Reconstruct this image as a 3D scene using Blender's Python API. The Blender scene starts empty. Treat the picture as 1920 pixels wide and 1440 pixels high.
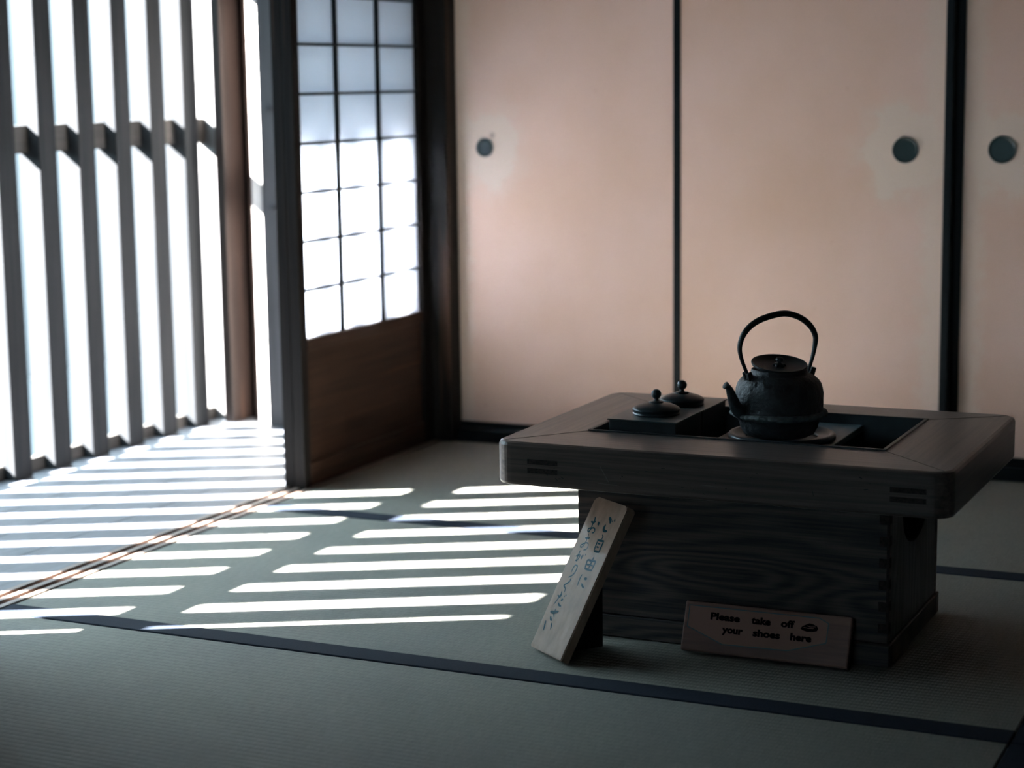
import bpy, bmesh, math, random
from mathutils import Vector, Matrix
random.seed(7)
S = bpy.context.scene
COL = S.collection

# ------------------------------------------------------------------ materials
def nodes_of(name):
    m = bpy.data.materials.new(name); m.use_nodes = True
    nt = m.node_tree; nt.nodes.clear()
    out = nt.nodes.new('ShaderNodeOutputMaterial')
    b = nt.nodes.new('ShaderNodeBsdfPrincipled')
    nt.links.new(b.outputs[0], out.inputs[0])
    return m, nt, b, out

def N(nt, t, **kw):
    n = nt.nodes.new(t)
    for k, v in kw.items():
        if k in n.inputs: n.inputs[k].default_value = v
        else: setattr(n, k, v)
    return n

def mapped(nt, scale, rot=(0, 0, 0)):
    tc = nt.nodes.new('ShaderNodeTexCoord')
    mp = nt.nodes.new('ShaderNodeMapping')
    mp.inputs['Scale'].default_value = scale
    mp.inputs['Rotation'].default_value = rot
    nt.links.new(tc.outputs['Object'], mp.inputs['Vector'])
    return mp.outputs[0]

def ramp(nt, fac, stops):
    r = nt.nodes.new('ShaderNodeValToRGB')
    el = r.color_ramp.elements
    while len(el) < len(stops): el.new(0.5)
    for e, (p, c) in zip(el, stops):
        e.position = p; e.color = (*c, 1)
    nt.links.new(fac, r.inputs[0])
    return r.outputs[0]

def bump(nt, b, h, strength, dist=0.001):
    n = N(nt, 'ShaderNodeBump'); n.inputs['Strength'].default_value = strength
    n.inputs['Distance'].default_value = dist
    nt.links.new(h, n.inputs['Height']); nt.links.new(n.outputs[0], b.inputs['Normal'])

def wood(name, dark, light, along='x', rough=0.4, spec=0.5, fine=90, bumpy=0.3, wear=None, coat=0):
    m, nt, b, out = nodes_of(name)
    sc = {'x': (2.5, fine, fine), 'y': (fine, 2.5, fine), 'z': (fine, fine, 2.5)}[along]
    v = mapped(nt, sc)
    n = N(nt, 'ShaderNodeTexNoise', Scale=1.0, Detail=6.0, Roughness=0.62)
    nt.links.new(v, n.inputs['Vector'])
    c = ramp(nt, n.outputs[0], [(0.3, dark), (0.7, light)])
    if wear:
        v2 = mapped(nt, tuple(k * 0.25 for k in sc))
        n2 = N(nt, 'ShaderNodeTexNoise', Scale=1.0, Detail=5.0)
        nt.links.new(v2, n2.inputs['Vector'])
        f = ramp(nt, n2.outputs[0], [(0.62, (0, 0, 0)), (0.74, (1, 1, 1))])
        mx = N(nt, 'ShaderNodeMixRGB'); nt.links.new(f, mx.inputs[0]); nt.links.new(c, mx.inputs[1])
        mx.inputs[2].default_value = (*wear, 1); c = mx.outputs[0]
    nt.links.new(c, b.inputs['Base Color'])
    b.inputs['Roughness'].default_value = rough
    b.inputs['Specular IOR Level'].default_value = spec
    b.inputs['Coat Weight'].default_value = coat
    b.inputs['Coat Roughness'].default_value = 0.15
    bump(nt, b, n.outputs[0], bumpy)
    return m

def flat(name, col, rough=0.5, metal=0, spec=0.5, noise=0, nscale=60, bumpy=0, bscale=80, bdist=0.001):
    m, nt, b, out = nodes_of(name)
    b.inputs['Base Color'].default_value = (*col, 1)
    b.inputs['Roughness'].default_value = rough
    b.inputs['Metallic'].default_value = metal
    b.inputs['Specular IOR Level'].default_value = spec
    if noise:
        v = mapped(nt, (1, 1, 1)); n = N(nt, 'ShaderNodeTexNoise', Scale=nscale, Detail=5.0)
        nt.links.new(v, n.inputs['Vector'])
        lo = tuple(k * (1 - noise) for k in col); hi = tuple(min(1, k * (1 + noise)) for k in col)
        nt.links.new(ramp(nt, n.outputs[0], [(0.3, lo), (0.7, hi)]), b.inputs['Base Color'])
    if bumpy:
        v = mapped(nt, (1, 1, 1)); n = N(nt, 'ShaderNodeTexNoise', Scale=bscale, Detail=6.0)
        nt.links.new(v, n.inputs['Vector']); bump(nt, b, n.outputs[0], bumpy, bdist)
    return m

# ------------------------------------------------------------------ mesh helpers
def bm_box(bm, x0, x1, y0, y1, z0, z1, bev=0, seg=2, M=None):
    vs = [bm.verts.new((x, y, z)) for x in (x0, x1) for y in (y0, y1) for z in (z0, z1)]
    fs = [(0, 1, 3, 2), (4, 6, 7, 5), (0, 4, 5, 1), (2, 3, 7, 6), (0, 2, 6, 4), (1, 5, 7, 3)]
    faces = [bm.faces.new([vs[i] for i in f]) for f in fs]
    allv = set(vs)
    if bev:
        es = set(e for f in faces for e in f.edges)
        r = bmesh.ops.bevel(bm, geom=list(es), offset=bev, segments=seg, profile=0.5, affect='EDGES')
        allv = set(v for f in r['faces'] for v in f.verts) | set(v for v in vs if v.is_valid)
    if M is not None:
        for v in allv: v.co = M @ v.co
    return bm

def link(name, bm, mat, parent=None, smooth=False, keep=False):
    me = bpy.data.meshes.new(name)
    bmesh.ops.recalc_face_normals(bm, faces=bm.faces[:])
    bm.to_mesh(me); bm.free()
    if smooth:
        for p in me.polygons: p.use_smooth = True
    o = bpy.data.objects.new(name, me); COL.objects.link(o)
    if mat: me.materials.append(mat)
    if parent is not None:
        o.parent = parent
        root = parent; off = Vector((0, 0, 0))
        while root is not None: off += root.location; root = root.parent
        if not keep:
            me.transform(Matrix.Translation(-off))
    return o

def box(name, x0, x1, y0, y1, z0, z1, mat, parent=None, bev=0, seg=2):
    bm = bmesh.new(); bm_box(bm, x0, x1, y0, y1, z0, z1, bev, seg)
    return link(name, bm, mat, parent)

def tag(o, label=None, cat=None, group=None, kind=None):
    if label: o['label'] = label
    if cat: o['category'] = cat
    if group: o['group'] = group
    if kind: o['kind'] = kind
    return o

def empty(name, loc, label=None, cat=None, group=None, kind=None):
    o = bpy.data.objects.new(name, None); COL.objects.link(o)
    o.location = loc; o.empty_display_size = 0.05
    return tag(o, label, cat, group, kind)

def lathe(bm, prof, cx, cy, seg=64, jitter=None):
    rings = []
    for r, z in prof:
        ring = []
        for i in range(seg):
            a = 2 * math.pi * i / seg
            rr = r
            if jitter: rr = jitter(r, z, a)
            ring.append(bm.verts.new((cx + rr * math.cos(a), cy + rr * math.sin(a), z)))
        rings.append(ring)
    for a, b in zip(rings, rings[1:]):
        for i in range(seg):
            j = (i + 1) % seg
            bm.faces.new((a[i], a[j], b[j], b[i]))
    for ring in (rings[0], rings[-1]):
        if prof[rings.index(ring)][0] > 1e-5: bm.faces.new(ring)
    bmesh.ops.remove_doubles(bm, verts=bm.verts[:], dist=1e-6)
    return bm

def spline(pts, n=6):
    P = [Vector(p) for p in pts]; P = [2 * P[0] - P[1]] + P + [2 * P[-1] - P[-2]]
    out = []
    for i in range(1, len(P) - 2):
        a, b, c, d = P[i - 1:i + 3]
        for k in range(n):
            t = k / n
            out.append(0.5 * ((2 * b) + (c - a) * t + (2 * a - 5 * b + 4 * c - d) * t * t + (3 * b - a - 3 * c + d) * t ** 3))
    out.append(P[-2])
    return out

def sweep(bm, pts, rad, side, seg=16, flat_=1.0):
    """tube along pts; rad list (in-plane), side = fixed sideways axis, flat_ = sideways radius factor"""
    rings = []; side = Vector(side).normalized()
    for i, p in enumerate(pts):
        t = (pts[min(i + 1, len(pts) - 1)] - pts[max(i - 1, 0)]).normalized()
        up = side.cross(t).normalized()
        rings.append([bm.verts.new(p + up * rad[i] * math.cos(a) + side * rad[i] * flat_ * math.sin(a))
                      for a in (2 * math.pi * k / seg for k in range(seg))])
    for a, b in zip(rings, rings[1:]):
        for i in range(seg):
            bm.faces.new((a[i], a[(i + 1) % seg], b[(i + 1) % seg], b[i]))
    bm.faces.new(rings[0]); bm.faces.new(rings[-1][::-1])
    return bm

def prism(bm, poly, axis, a0, a1, M=None):
    def p3(u, v, a):
        q = {'x': (a, u, v), 'y': (u, a, v), 'z': (u, v, a)}[axis]
        q = Vector(q)
        return M @ q if M is not None else q
    A = [bm.verts.new(p3(u, v, a0)) for u, v in poly]; B = [bm.verts.new(p3(u, v, a1)) for u, v in poly]
    bm.faces.new(A); bm.faces.new(B[::-1])
    for i in range(len(poly)):
        j = (i + 1) % len(poly); bm.faces.new((A[i], B[i], B[j], A[j]))
    return bm

EXPOSURE = 2.7
DYDX = .55
SUN = 36; SUNCOL = (1.0, .98, .98)
SKY = 4.0; SKYCOL = (.60, .84, 1.0)
WX0, WX1, WZ0, WZ1 = -1.7, -.85, 1.0, 1.38
TAT = (.205, .204, .180)
FUS = (.76, .54, .455); PALE = (.74, .63, .55)
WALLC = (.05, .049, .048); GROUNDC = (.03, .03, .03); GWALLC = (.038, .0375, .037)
PAPERC = (.92, .94, .97)
TW0 = (.040, .036, .036); TW1 = (.14, .108, .09)

# ------------------------------------------------------------------ camera
cam = bpy.data.cameras.new('camera'); co = bpy.data.objects.new('camera', cam); COL.objects.link(co)
cam.sensor_width = 36; cam.lens = 3594.5 / 1920 * 36
rt = Vector((0.90751378, 0.41980525, -0.01350125)); dn = Vector((0.05350113, -0.14741884, -0.9876261)); fw = Vector((-0.41660096, 0.89556197, -0.15624468))
co.matrix_world = Matrix(((rt.x, -dn.x, -fw.x, 0), (rt.y, -dn.y, -fw.y, 0), (rt.z, -dn.z, -fw.z, 1.0), (0, 0, 0, 1)))
cam.dof.use_dof = True; cam.dof.focus_distance = 3.38; cam.dof.aperture_fstop = 3.0
cam.clip_start = 0.05; cam.clip_end = 200
S.camera = co
S.view_settings.view_transform = 'Standard'; S.view_settings.look = 'None'
S.view_settings.gamma = 1; S.view_settings.exposure = EXPOSURE; S.view_settings.use_curve_mapping = False

# ------------------------------------------------------------------ light: sun and sky only
w = bpy.data.worlds.new('sky'); S.world = w; w.use_nodes = True
bg = w.node_tree.nodes['Background']; bg.inputs[0].default_value = (*SKYCOL, 1); bg.inputs[1].default_value = SKY
sl = bpy.data.lights.new('sun', 'SUN'); sl.energy = SUN; sl.angle = math.radians(0.53); sl.color = SUNCOL
so = bpy.data.objects.new('sun', sl); COL.objects.link(so)
TAN = 0.757
d = Vector((1, DYDX, -TAN)).normalized()
so.rotation_euler = d.to_track_quat('-Z', 'Y').to_euler(); so.location = (-8, -2, 6)
def portal(name, loc, rot, sx, sy):
    l = bpy.data.lights.new(name, 'AREA'); l.shape = 'RECTANGLE'; l.size = sx; l.size_y = sy
    l.cycles.is_portal = True
    o = bpy.data.objects.new(name, l); COL.objects.link(o); o.location = loc; o.rotation_euler = rot

# ------------------------------------------------------------------ materials
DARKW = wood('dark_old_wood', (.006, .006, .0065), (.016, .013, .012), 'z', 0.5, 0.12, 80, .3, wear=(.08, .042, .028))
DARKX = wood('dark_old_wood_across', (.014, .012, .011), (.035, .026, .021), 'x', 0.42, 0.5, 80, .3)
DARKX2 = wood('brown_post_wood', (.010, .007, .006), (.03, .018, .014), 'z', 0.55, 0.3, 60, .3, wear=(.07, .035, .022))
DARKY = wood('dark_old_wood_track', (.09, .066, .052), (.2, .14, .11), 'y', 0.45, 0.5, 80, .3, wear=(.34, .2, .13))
LATT = wood("weathered_lattice_wood", (.016, .0185, .021), (.032, .033, .034), 'z', 0.7, 0.1, 60, .3)
LACQ = flat('black_lacquer', (.005, .009, .012), 0.4, spec=.15)
PLAST = flat('pale_plaster', (.62, .58, .54), .8, noise=.06, nscale=20, bumpy=.3, bscale=200)
GREYW = wood('silvery_grey_wood', (.11, .105, .10), (.19, .185, .18), 'z', 0.6, 0.3, 70, .3)
ENG = wood('veranda_boards_wood', (.085, .092, .104), (.14, .147, .16), 'y', 0.5, 0.3, 50, .15)
ROOMW = flat('earthen_wall', WALLC, .9, noise=.08, nscale=15)
CEIL = wood('ceiling_boards', (.10, .07, .05), (.16, .11, .08), 'y', .7, .3, 30, .2)
GROUND = flat('pale_gravel', GROUNDC, .95, noise=.15, nscale=120, bumpy=.5, bscale=300)
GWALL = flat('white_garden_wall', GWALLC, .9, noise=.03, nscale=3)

def tatami_mat_material(name, swap=False):
    m, nt, b, out = nodes_of(name)
    rot = (0, 0, math.pi / 2) if swap else (0, 0, 0)
    v = mapped(nt, (1, 1, 1), rot)
    sp = N(nt, 'ShaderNodeSeparateXYZ'); nt.links.new(v, sp.inputs[0])
    def wave(sock, period, power):
        a = N(nt, 'ShaderNodeMath', operation='MULTIPLY'); a.inputs[1].default_value = math.pi / period
        nt.links.new(sock, a.inputs[0])
        s = N(nt, 'ShaderNodeMath', operation='SINE'); nt.links.new(a.outputs[0], s.inputs[0])
        q = N(nt, 'ShaderNodeMath', operation='ABSOLUTE'); nt.links.new(s.outputs[0], q.inputs[0])
        p = N(nt, 'ShaderNodeMath', operation='POWER'); p.inputs[1].default_value = power
        nt.links.new(q.outputs[0], p.inputs[0]); return p.outputs[0]
    rows = wave(sp.outputs[1], .0150, .45)
    rush = wave(sp.outputs[0], .0062, .18)
    mu = N(nt, 'ShaderNodeMath', operation='MULTIPLY'); nt.links.new(rows, mu.inputs[0]); nt.links.new(rush, mu.inputs[1])
    n = N(nt, 'ShaderNodeTexNoise', Scale=1.0, Detail=5.0)
    v2 = mapped(nt, (400, 60, 50) if not swap else (60, 400, 50)); nt.links.new(v2, n.inputs['Vector'])
    n3 = N(nt, 'ShaderNodeTexNoise', Scale=3.0, Detail=3.0); nt.links.new(v, n3.inputs['Vector'])
    c1 = ramp(nt, n.outputs[0], [(.25, (TAT[0] * .84, TAT[1] * .85, TAT[2] * .84)), (.75, (TAT[0] * 1.12, TAT[1] * 1.12, TAT[2] * 1.1))])
    c3 = ramp(nt, n3.outputs[0], [(.3, (.93, .93, .95)), (.7, (1.05, 1.05, 1.0))])
    mx = N(nt, 'ShaderNodeMixRGB', blend_type='MULTIPLY'); mx.inputs[0].default_value = 1
    nt.links.new(c1, mx.inputs[1]); nt.links.new(c3, mx.inputs[2])
    c4 = ramp(nt, mu.outputs[0], [(.0, (.74, .74, .74)), (.6, (1.03, 1.03, 1.03))])
    m2 = N(nt, 'ShaderNodeMixRGB', blend_type='MULTIPLY'); m2.inputs[0].default_value = 1
    nt.links.new(mx.outputs[0], m2.inputs[1]); nt.links.new(c4, m2.inputs[2])
    nt.links.new(m2.outputs[0], b.inputs['Base Color'])
    b.inputs['Roughness'].default_value = .72; b.inputs['Specular IOR Level'].default_value = .25
    bump(nt, b, mu.outputs[0], .6, .0012)
    return m
TATX = tatami_mat_material('rush_matting'); TATY = tatami_mat_material('rush_matting_turned', True)
HERI = flat('navy_cloth_border', (.017, .023, .034), .85, spec=.12, noise=.15, nscale=300, bumpy=.2, bscale=900)

# ------------------------------------------------------------------ setting
YS = 4.755            # near face of the sliding-screen sill
tag(box('floor', -2.43, 2.6, -2.6, 4.9, -.12, -.052, flat('subfloor_board', (.08, .07, .06), .8)), kind='structure', label='sub-floor boards under the tatami mats', cat='floor')
tag(box('ground', -30, -3.37, -20, 40, -.5, -.42, GROUND), kind='structure', label='pale sunlit gravel outside the wooden lattice', cat='ground')
tag(box('garden_wall', -6.3, -6.1, -15, 30, -.42, 1.55, GWALL), kind='structure', label='white garden wall seen through the gaps of the wooden lattice', cat='wall')
# veranda floor of long boards
bm = bmesh.new()
for k in range(4):
    x0 = -3.148 + k * .159; bm_box(bm, x0, x0 + .1575, -2.6, 4.98, -.05, 0.0, .0012, 1)
tag(link('floor_veranda', bm, ENG), kind='structure', label='grey veranda floorboards striped by sun beside the lattice', cat='floor')
# threshold with two sliding grooves
prof = [(-2.513, -.05), (-2.513, .001), (-2.499, .001), (-2.499, -.006), (-2.482, -.006), (-2.482, .001), (-2.466, .001), (-2.466, -.006), (-2.449, -.006), (-2.449, .001), (-2.434, .001), (-2.434, -.05)]
bm = bmesh.new(); prism(bm, prof, 'y', -2.6, 4.7545)
tag(link('trim_1', bm, DARKY), kind='structure', label='grooved brown wooden threshold between tatami and veranda', cat='threshold')

def mat(name, x0, x1, y0, y1, swap, label):
    """heri cloth border along the near long edge (or the left edge when turned)"""
    r = empty(name, ((x0 + x1) / 2, (y0 + y1) / 2, -.05), label, 'tatami mat', 'tatami mats covering the floor')
    box('rush_surface', x0 + .0008, x1 - .0008, y0 + .0008, y1 - .0008, -.05, -.0006, TATY if swap else TATX, r, .002, 1)
    if swap: box('cloth_border', x0, x0 + .052, y0 + .0005, y1 - .0005, -.045, .0006, HERI, r, .001, 1)
    else: box('cloth_border', x0 + .0005, x1 - .0005, y0, y0 + .056, -.045, .0006, HERI, r, .001, 1)
    return r
XL, XM = -2.43, -.4975
mat('tatami_mat', XL, XM, 1.875, 2.833, False, 'nearest tatami mat, in the foreground in front of both signs')
mat('tatami_mat', XL, XM, 2.836, 3.797, False, 'tatami mat under the low table and the two signs')
mat('tatami_mat', XL, XM, 3.800, YS - .001, False, 'tatami mat behind the low table along the sliding screens')
tag(box('trim_14', XL, XM, .91, 1.872, -.05, -.001, TATX), kind='structure', label='rush floor covering below the picture', cat='floor')
mat('tatami_mat', XM + .003, XM + .96, .91, 2.833, True, 'tatami mat at the bottom right corner with a dark border on its left')
mat('tatami_mat', XM + .003, XM + .96, 2.836, YS - .001, True, 'tatami mat right of the low table with a dark border on its left')
tag(box('trim_2', XM + .963, 2.55, .91, YS - .001, -.05, -.001, TATX), kind='structure', label='rush floor covering outside the picture on the right', cat='floor')
tag(box('trim_3', XL, 2.55, -2.55, .907, -.05, -.001, TATX), kind='structure', label='rush floor covering behind the viewpoint', cat='floor')

# sill and upper track of the sliding screens
tag(box('trim_4', -2.385, 2.55, YS, YS + .1, -.05, .034, LACQ, bev=.002), kind='structure', label='black lacquered sill along the foot of the sliding screens', cat='sill')
tag(box('trim_5', -2.385, 2.55, YS - .01, YS + .1, 1.80, 1.9, DARKX), kind='structure', label='dark upper track of the sliding screens', cat='beam')
tag(box('wall_back', -2.5, 2.6, YS + .11, YS + .2, -.1, 2.5, ROOMW), kind='structure', label='wall behind the sliding screens', cat='wall')
tag(box('wall_right', 2.55, 2.65, -2.6, YS + .2, -.1, 2.5, ROOMW), kind='structure', label='side wall far right of the room', cat='wall')
bm = bmesh.new()
for x0, x1, z0, z1 in ((-3.3, WX0, -.1, 2.5), (WX1, 2.65, -.1, 2.5), (WX0, WX1, -.1, WZ0), (WX0, WX1, WZ1, 2.5)): bm_box(bm, x0, x1, -2.7, -2.56, z0, z1)
tag(link('wall_front', bm, ROOMW), kind='structure', label='wall behind the viewpoint', cat='wall')
wf = empty('fill_window', ((WX0 + WX1) / 2, -2.62, WZ0), 'added window behind the viewpoint that lets in fill light', 'window', None, 'structure')  # invented opening, unseen, lets sky light fill the dark fronts
for x0, x1, z0, z1 in ((WX0, WX0 + .04, WZ0, WZ1), (WX1 - .04, WX1, WZ0, WZ1), (WX0 + .04, WX1 - .04, WZ0, WZ0 + .04), (WX0 + .04, WX1 - .04, WZ1 - .04, WZ1)): box('fill_window_frame', x0, x1, -2.66, -2.60, z0, z1, DARKX, wf)
portal('fill_window_portal', ((WX0 + WX1) / 2, -2.75, (WZ0 + WZ1) / 2), (math.pi / 2, 0, math.pi), WX1 - WX0, WZ1 - WZ0)
tag(box('ceiling', -3.35, 2.65, -2.7, YS + .2, 2.4, 2.5, CEIL), kind='structure', label='board ceiling above the room', cat='ceiling')
tag(box('wall_over_screens', -2.45, 2.55, YS, YS + .1, 1.9, 2.4, ROOMW), kind='structure', label='wall strip above the sliding screens', cat='wall')
# left side near the camera: wall and post that end the open bay
tag(box('wall_left', -2.50, -2.446, -2.56, 2.499, .001, 2.4, ROOMW), kind='structure', label='closed bay of the wall left of the viewpoint', cat='wall')
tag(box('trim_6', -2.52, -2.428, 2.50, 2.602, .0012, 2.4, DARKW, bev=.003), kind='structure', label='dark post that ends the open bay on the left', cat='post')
tag(box('trim_7', -2.53, -2.42, 2.675, 4.729, 1.76, 2.4, DARKY), kind='structure', label='lintel over the opening to the veranda', cat='beam')

# corner pillar
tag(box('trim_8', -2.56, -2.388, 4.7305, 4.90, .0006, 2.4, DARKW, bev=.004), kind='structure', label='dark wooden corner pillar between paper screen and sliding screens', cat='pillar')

box('leak_block', -2.56, -2.388, 4.756, 4.90, -.06, .0005, DARKW, bpy.data.objects['trim_8'])  # unseen block added to stop light leaking under the pillar
# ---- sliding screens (fusuma)
def fusuma_material(name, cx, cz, hx, hz, seed, stain):
    """peach paper; pale worn halo round the pull at (hx,hz) and along the stiles; blotches"""
    m, nt, b, out = nodes_of(name)
    v = mapped(nt, (1, 1, 1))
    n1 = N(nt, 'ShaderNodeTexNoise', Scale=2.2, Detail=4.0); nt.links.new(v, n1.inputs['Vector'])
    base = ramp(nt, n1.outputs[0], [(.3, (FUS[0] * .93, FUS[1] * .9, FUS[2] * .83)), (.7, (FUS[0] * 1.05, FUS[1] * 1.08, FUS[2] * 1.13))])
    # pale halo
    vm = N(nt, 'ShaderNodeVectorMath', operation='DISTANCE'); nt.links.new(v, vm.inputs[0]); vm.inputs[1].default_value = (hx, 0, hz)
    n2 = N(nt, 'ShaderNodeTexNoise', Scale=13.0, Detail=6.0, Roughness=.6); nt.links.new(v, n2.inputs['Vector'])
    ad = N(nt, 'ShaderNodeMath', operation='MULTIPLY_ADD'); nt.links.new(n2.outputs[0], ad.inputs[0]); ad.inputs[1].default_value = -.19; nt.links.new(vm.outputs['Value'], ad.inputs[2])
    h = ramp(nt, ad.outputs[0], [(0.0, (.7, .7, .7)), (.02, (.25, .25, .25)), (.06, (0, 0, 0))])
    # along the stile near the pull
    sp = N(nt, 'ShaderNodeSeparateXYZ'); nt.links.new(v, sp.inputs[0])
    dx = N(nt, 'ShaderNodeMath', operation='SUBTRACT'); nt.links.new(sp.outputs[0], dx.inputs[0]); dx.inputs[1].default_value = cx
    ab = N(nt, 'ShaderNodeMath', operation='ABSOLUTE'); nt.links.new(dx.outputs[0], ab.inputs[0])
    n3 = N(nt, 'ShaderNodeTexNoise', Scale=30.0, Detail=4.0); nt.links.new(v, n3.inputs['Vector'])
    a3 = N(nt, 'ShaderNodeMath', operation='MULTIPLY_ADD'); nt.links.new(n3.outputs[0], a3.inputs[0]); a3.inputs[1].default_value = -.07; nt.links.new(ab.outputs[0], a3.inputs[2])
    e = ramp(nt, a3.outputs[0], [(0.0, (.5, .5, .5)), (.03, (0, 0, 0))])
    mxx = N(nt, 'ShaderNodeMixRGB', blend_type='LIGHTEN'); mxx.inputs[0].default_value = 1
    nt.links.new(h, mxx.inputs[1]); nt.links.new(e, mxx.inputs[2])
    m1 = N(nt, 'ShaderNodeMixRGB'); nt.links.new(mxx.outputs[0], m1.inputs[0]); nt.links.new(base, m1.inputs[1]); m1.inputs[2].default_value = (PALE[0], PALE[1], PALE[2], 1)
    col = m1.outputs[0]
    # scattered pale scuffs and faint brown flecks
    n4 = N(nt, 'ShaderNodeTexNoise', Scale=9.0, Detail=6.0, Roughness=.7); nt.links.new(mapped(nt, (1, 1, .6)), n4.inputs['Vector'])
    f4 = ramp(nt, n4.outputs[0], [(.60, (0, 0, 0)), (.78, (.55, .55, .55))])
    m4 = N(nt, 'ShaderNodeMixRGB'); nt.links.new(f4, m4.inputs[0]); nt.links.new(col, m4.inputs[1]); m4.inputs[2].default_value = (PALE[0], PALE[1] * .95, PALE[2] * .9, 1)
    n5 = N(nt, 'ShaderNodeTexNoise', Scale=23.0, Detail=2.0); nt.links.new(v, n5.inputs['Vector'])
    f5 = ramp(nt, n5.outputs[0], [(.745, (0, 0, 0)), (.80, (.3, .3, .3))])
    m5 = N(nt, 'ShaderNodeMixRGB'); nt.links.new(f5, m5.inputs[0]); nt.links.new(m4.outputs[0], m5.inputs[1]); m5.inputs[2].default_value = (FUS[0] * .66, FUS[1] * .5, FUS[2] * .4, 1)
    col = m5.outputs[0]
    for sx, sz, sr in stain:
        vd = N(nt, 'ShaderNodeVectorMath', operation='DISTANCE'); nt.links.new(v, vd.inputs[0]); vd.inputs[1].default_value = (sx, 0, sz)
        a = N(nt, 'ShaderNodeMath', operation='MULTIPLY_ADD'); nt.links.new(n3.outputs[0], a.inputs[0]); a.inputs[1].default_value = sr * 1.2; nt.links.new(vd.outputs['Value'], a.inputs[2])
        f = ramp(nt, a.outputs[0], [(sr * .95, (.85, .85, .85)), (sr * 1.7, (0, 0, 0))])
        mm = N(nt, 'ShaderNodeMixRGB'); nt.links.new(f, mm.inputs[0]); nt.links.new(col, mm.inputs[1]); mm.inputs[2].default_value = (.12, .08, .05, 1); col = mm.outputs[0]
    nt.links.new(col, b.inputs['Base Color'])
    b.inputs['Roughness'].default_value = .75; b.inputs['Specular IOR Level'].default_value = .2
    n6 = N(nt, 'ShaderNodeTexNoise', Scale=1.0, Detail=3.0); nt.links.new(mapped(nt, (600, 600, 40)), n6.inputs['Vector'])
    bump(nt, b, n6.outputs[0], .15, .0005)
    return m
PULL = flat('dark_patinated_metal_pull', (.012, .03, .033), .35, metal=.2)
def fusuma(n, x0, x1, y, hx, hz, hr, label, edge, stain=()):
    r = empty('door_%d' % n, ((x0 + x1) / 2, y + .01, .034), label, 'sliding screen', None, 'structure')
    ox = (x0 + x1) / 2
    z0, z1, sw = .034, 1.81, .021
    box('paper_panel', x0 + sw, x1 - sw, y + .004, y + .018, z0 + .018, z1 - .018, fusuma_material('peach_paper_%d' % n, edge - ox, 0, hx - ox, hz - .034, n, [(a - ox, c - .034, s) for a, c, s in stain]), r)
    box('stile', x0, x0 + sw, y, y + .022, z0, z1, LACQ, r, .003); box('stile', x1 - sw, x1, y, y + .022, z0, z1, LACQ, r, .003)
    box('rail', x0 + sw, x1 - sw, y, y + .022, z0, z0 + .018, LACQ, r, .003); box('rail', x0 + sw, x1 - sw, y, y + .022, z1 - .018, z1, LACQ, r, .003)
    bm = bmesh.new(); pr = [(0, .0026), (hr * .55, .0022), (hr * .80, .0016), (hr * .9, .0024), (hr * .94, .0046), (hr, .0040), (hr * 1.0, 0)]
    lathe(bm, pr, 0, 0, 48)
    M = Matrix.Translation((hx, y + .004, hz)) @ Matrix.Rotation(math.pi / 2, 4, 'X')
    for v in bm.verts: v.co = M @ v.co
    link('round_pull', bm, PULL, r, True)
    return r
fusuma(1, -2.418, -1.725, YS + .034, -2.302, .819, .0255, 'peach paper sliding screen at the left with an oval pull and dark marks', -2.40, [(-2.279, .853, .010), (-2.375, .846, .005), (-2.2425, .727, .005)])
fusuma(2, -1.7415, -1.0125, YS + .006, -1.129, .8165, .0325, 'middle peach paper sliding screen behind kettle, pull near its right edge', -1.033)
fusuma(3, -1.0115, -.30, YS + .034, -.897, .817, .0335, 'peach paper sliding screen at right edge of the picture', -.99)
fusuma(4, -.317, .42, YS + .006, .30, .817, .0335, 'peach paper sliding screen outside the picture on the right', .40)
tag(box('wall_beside_screens', .40, 2.55, YS + .03, YS + .09, .034, 1.81, ROOMW), kind='structure', label='wall continuing right of the sliding screens', cat='wall')

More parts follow.
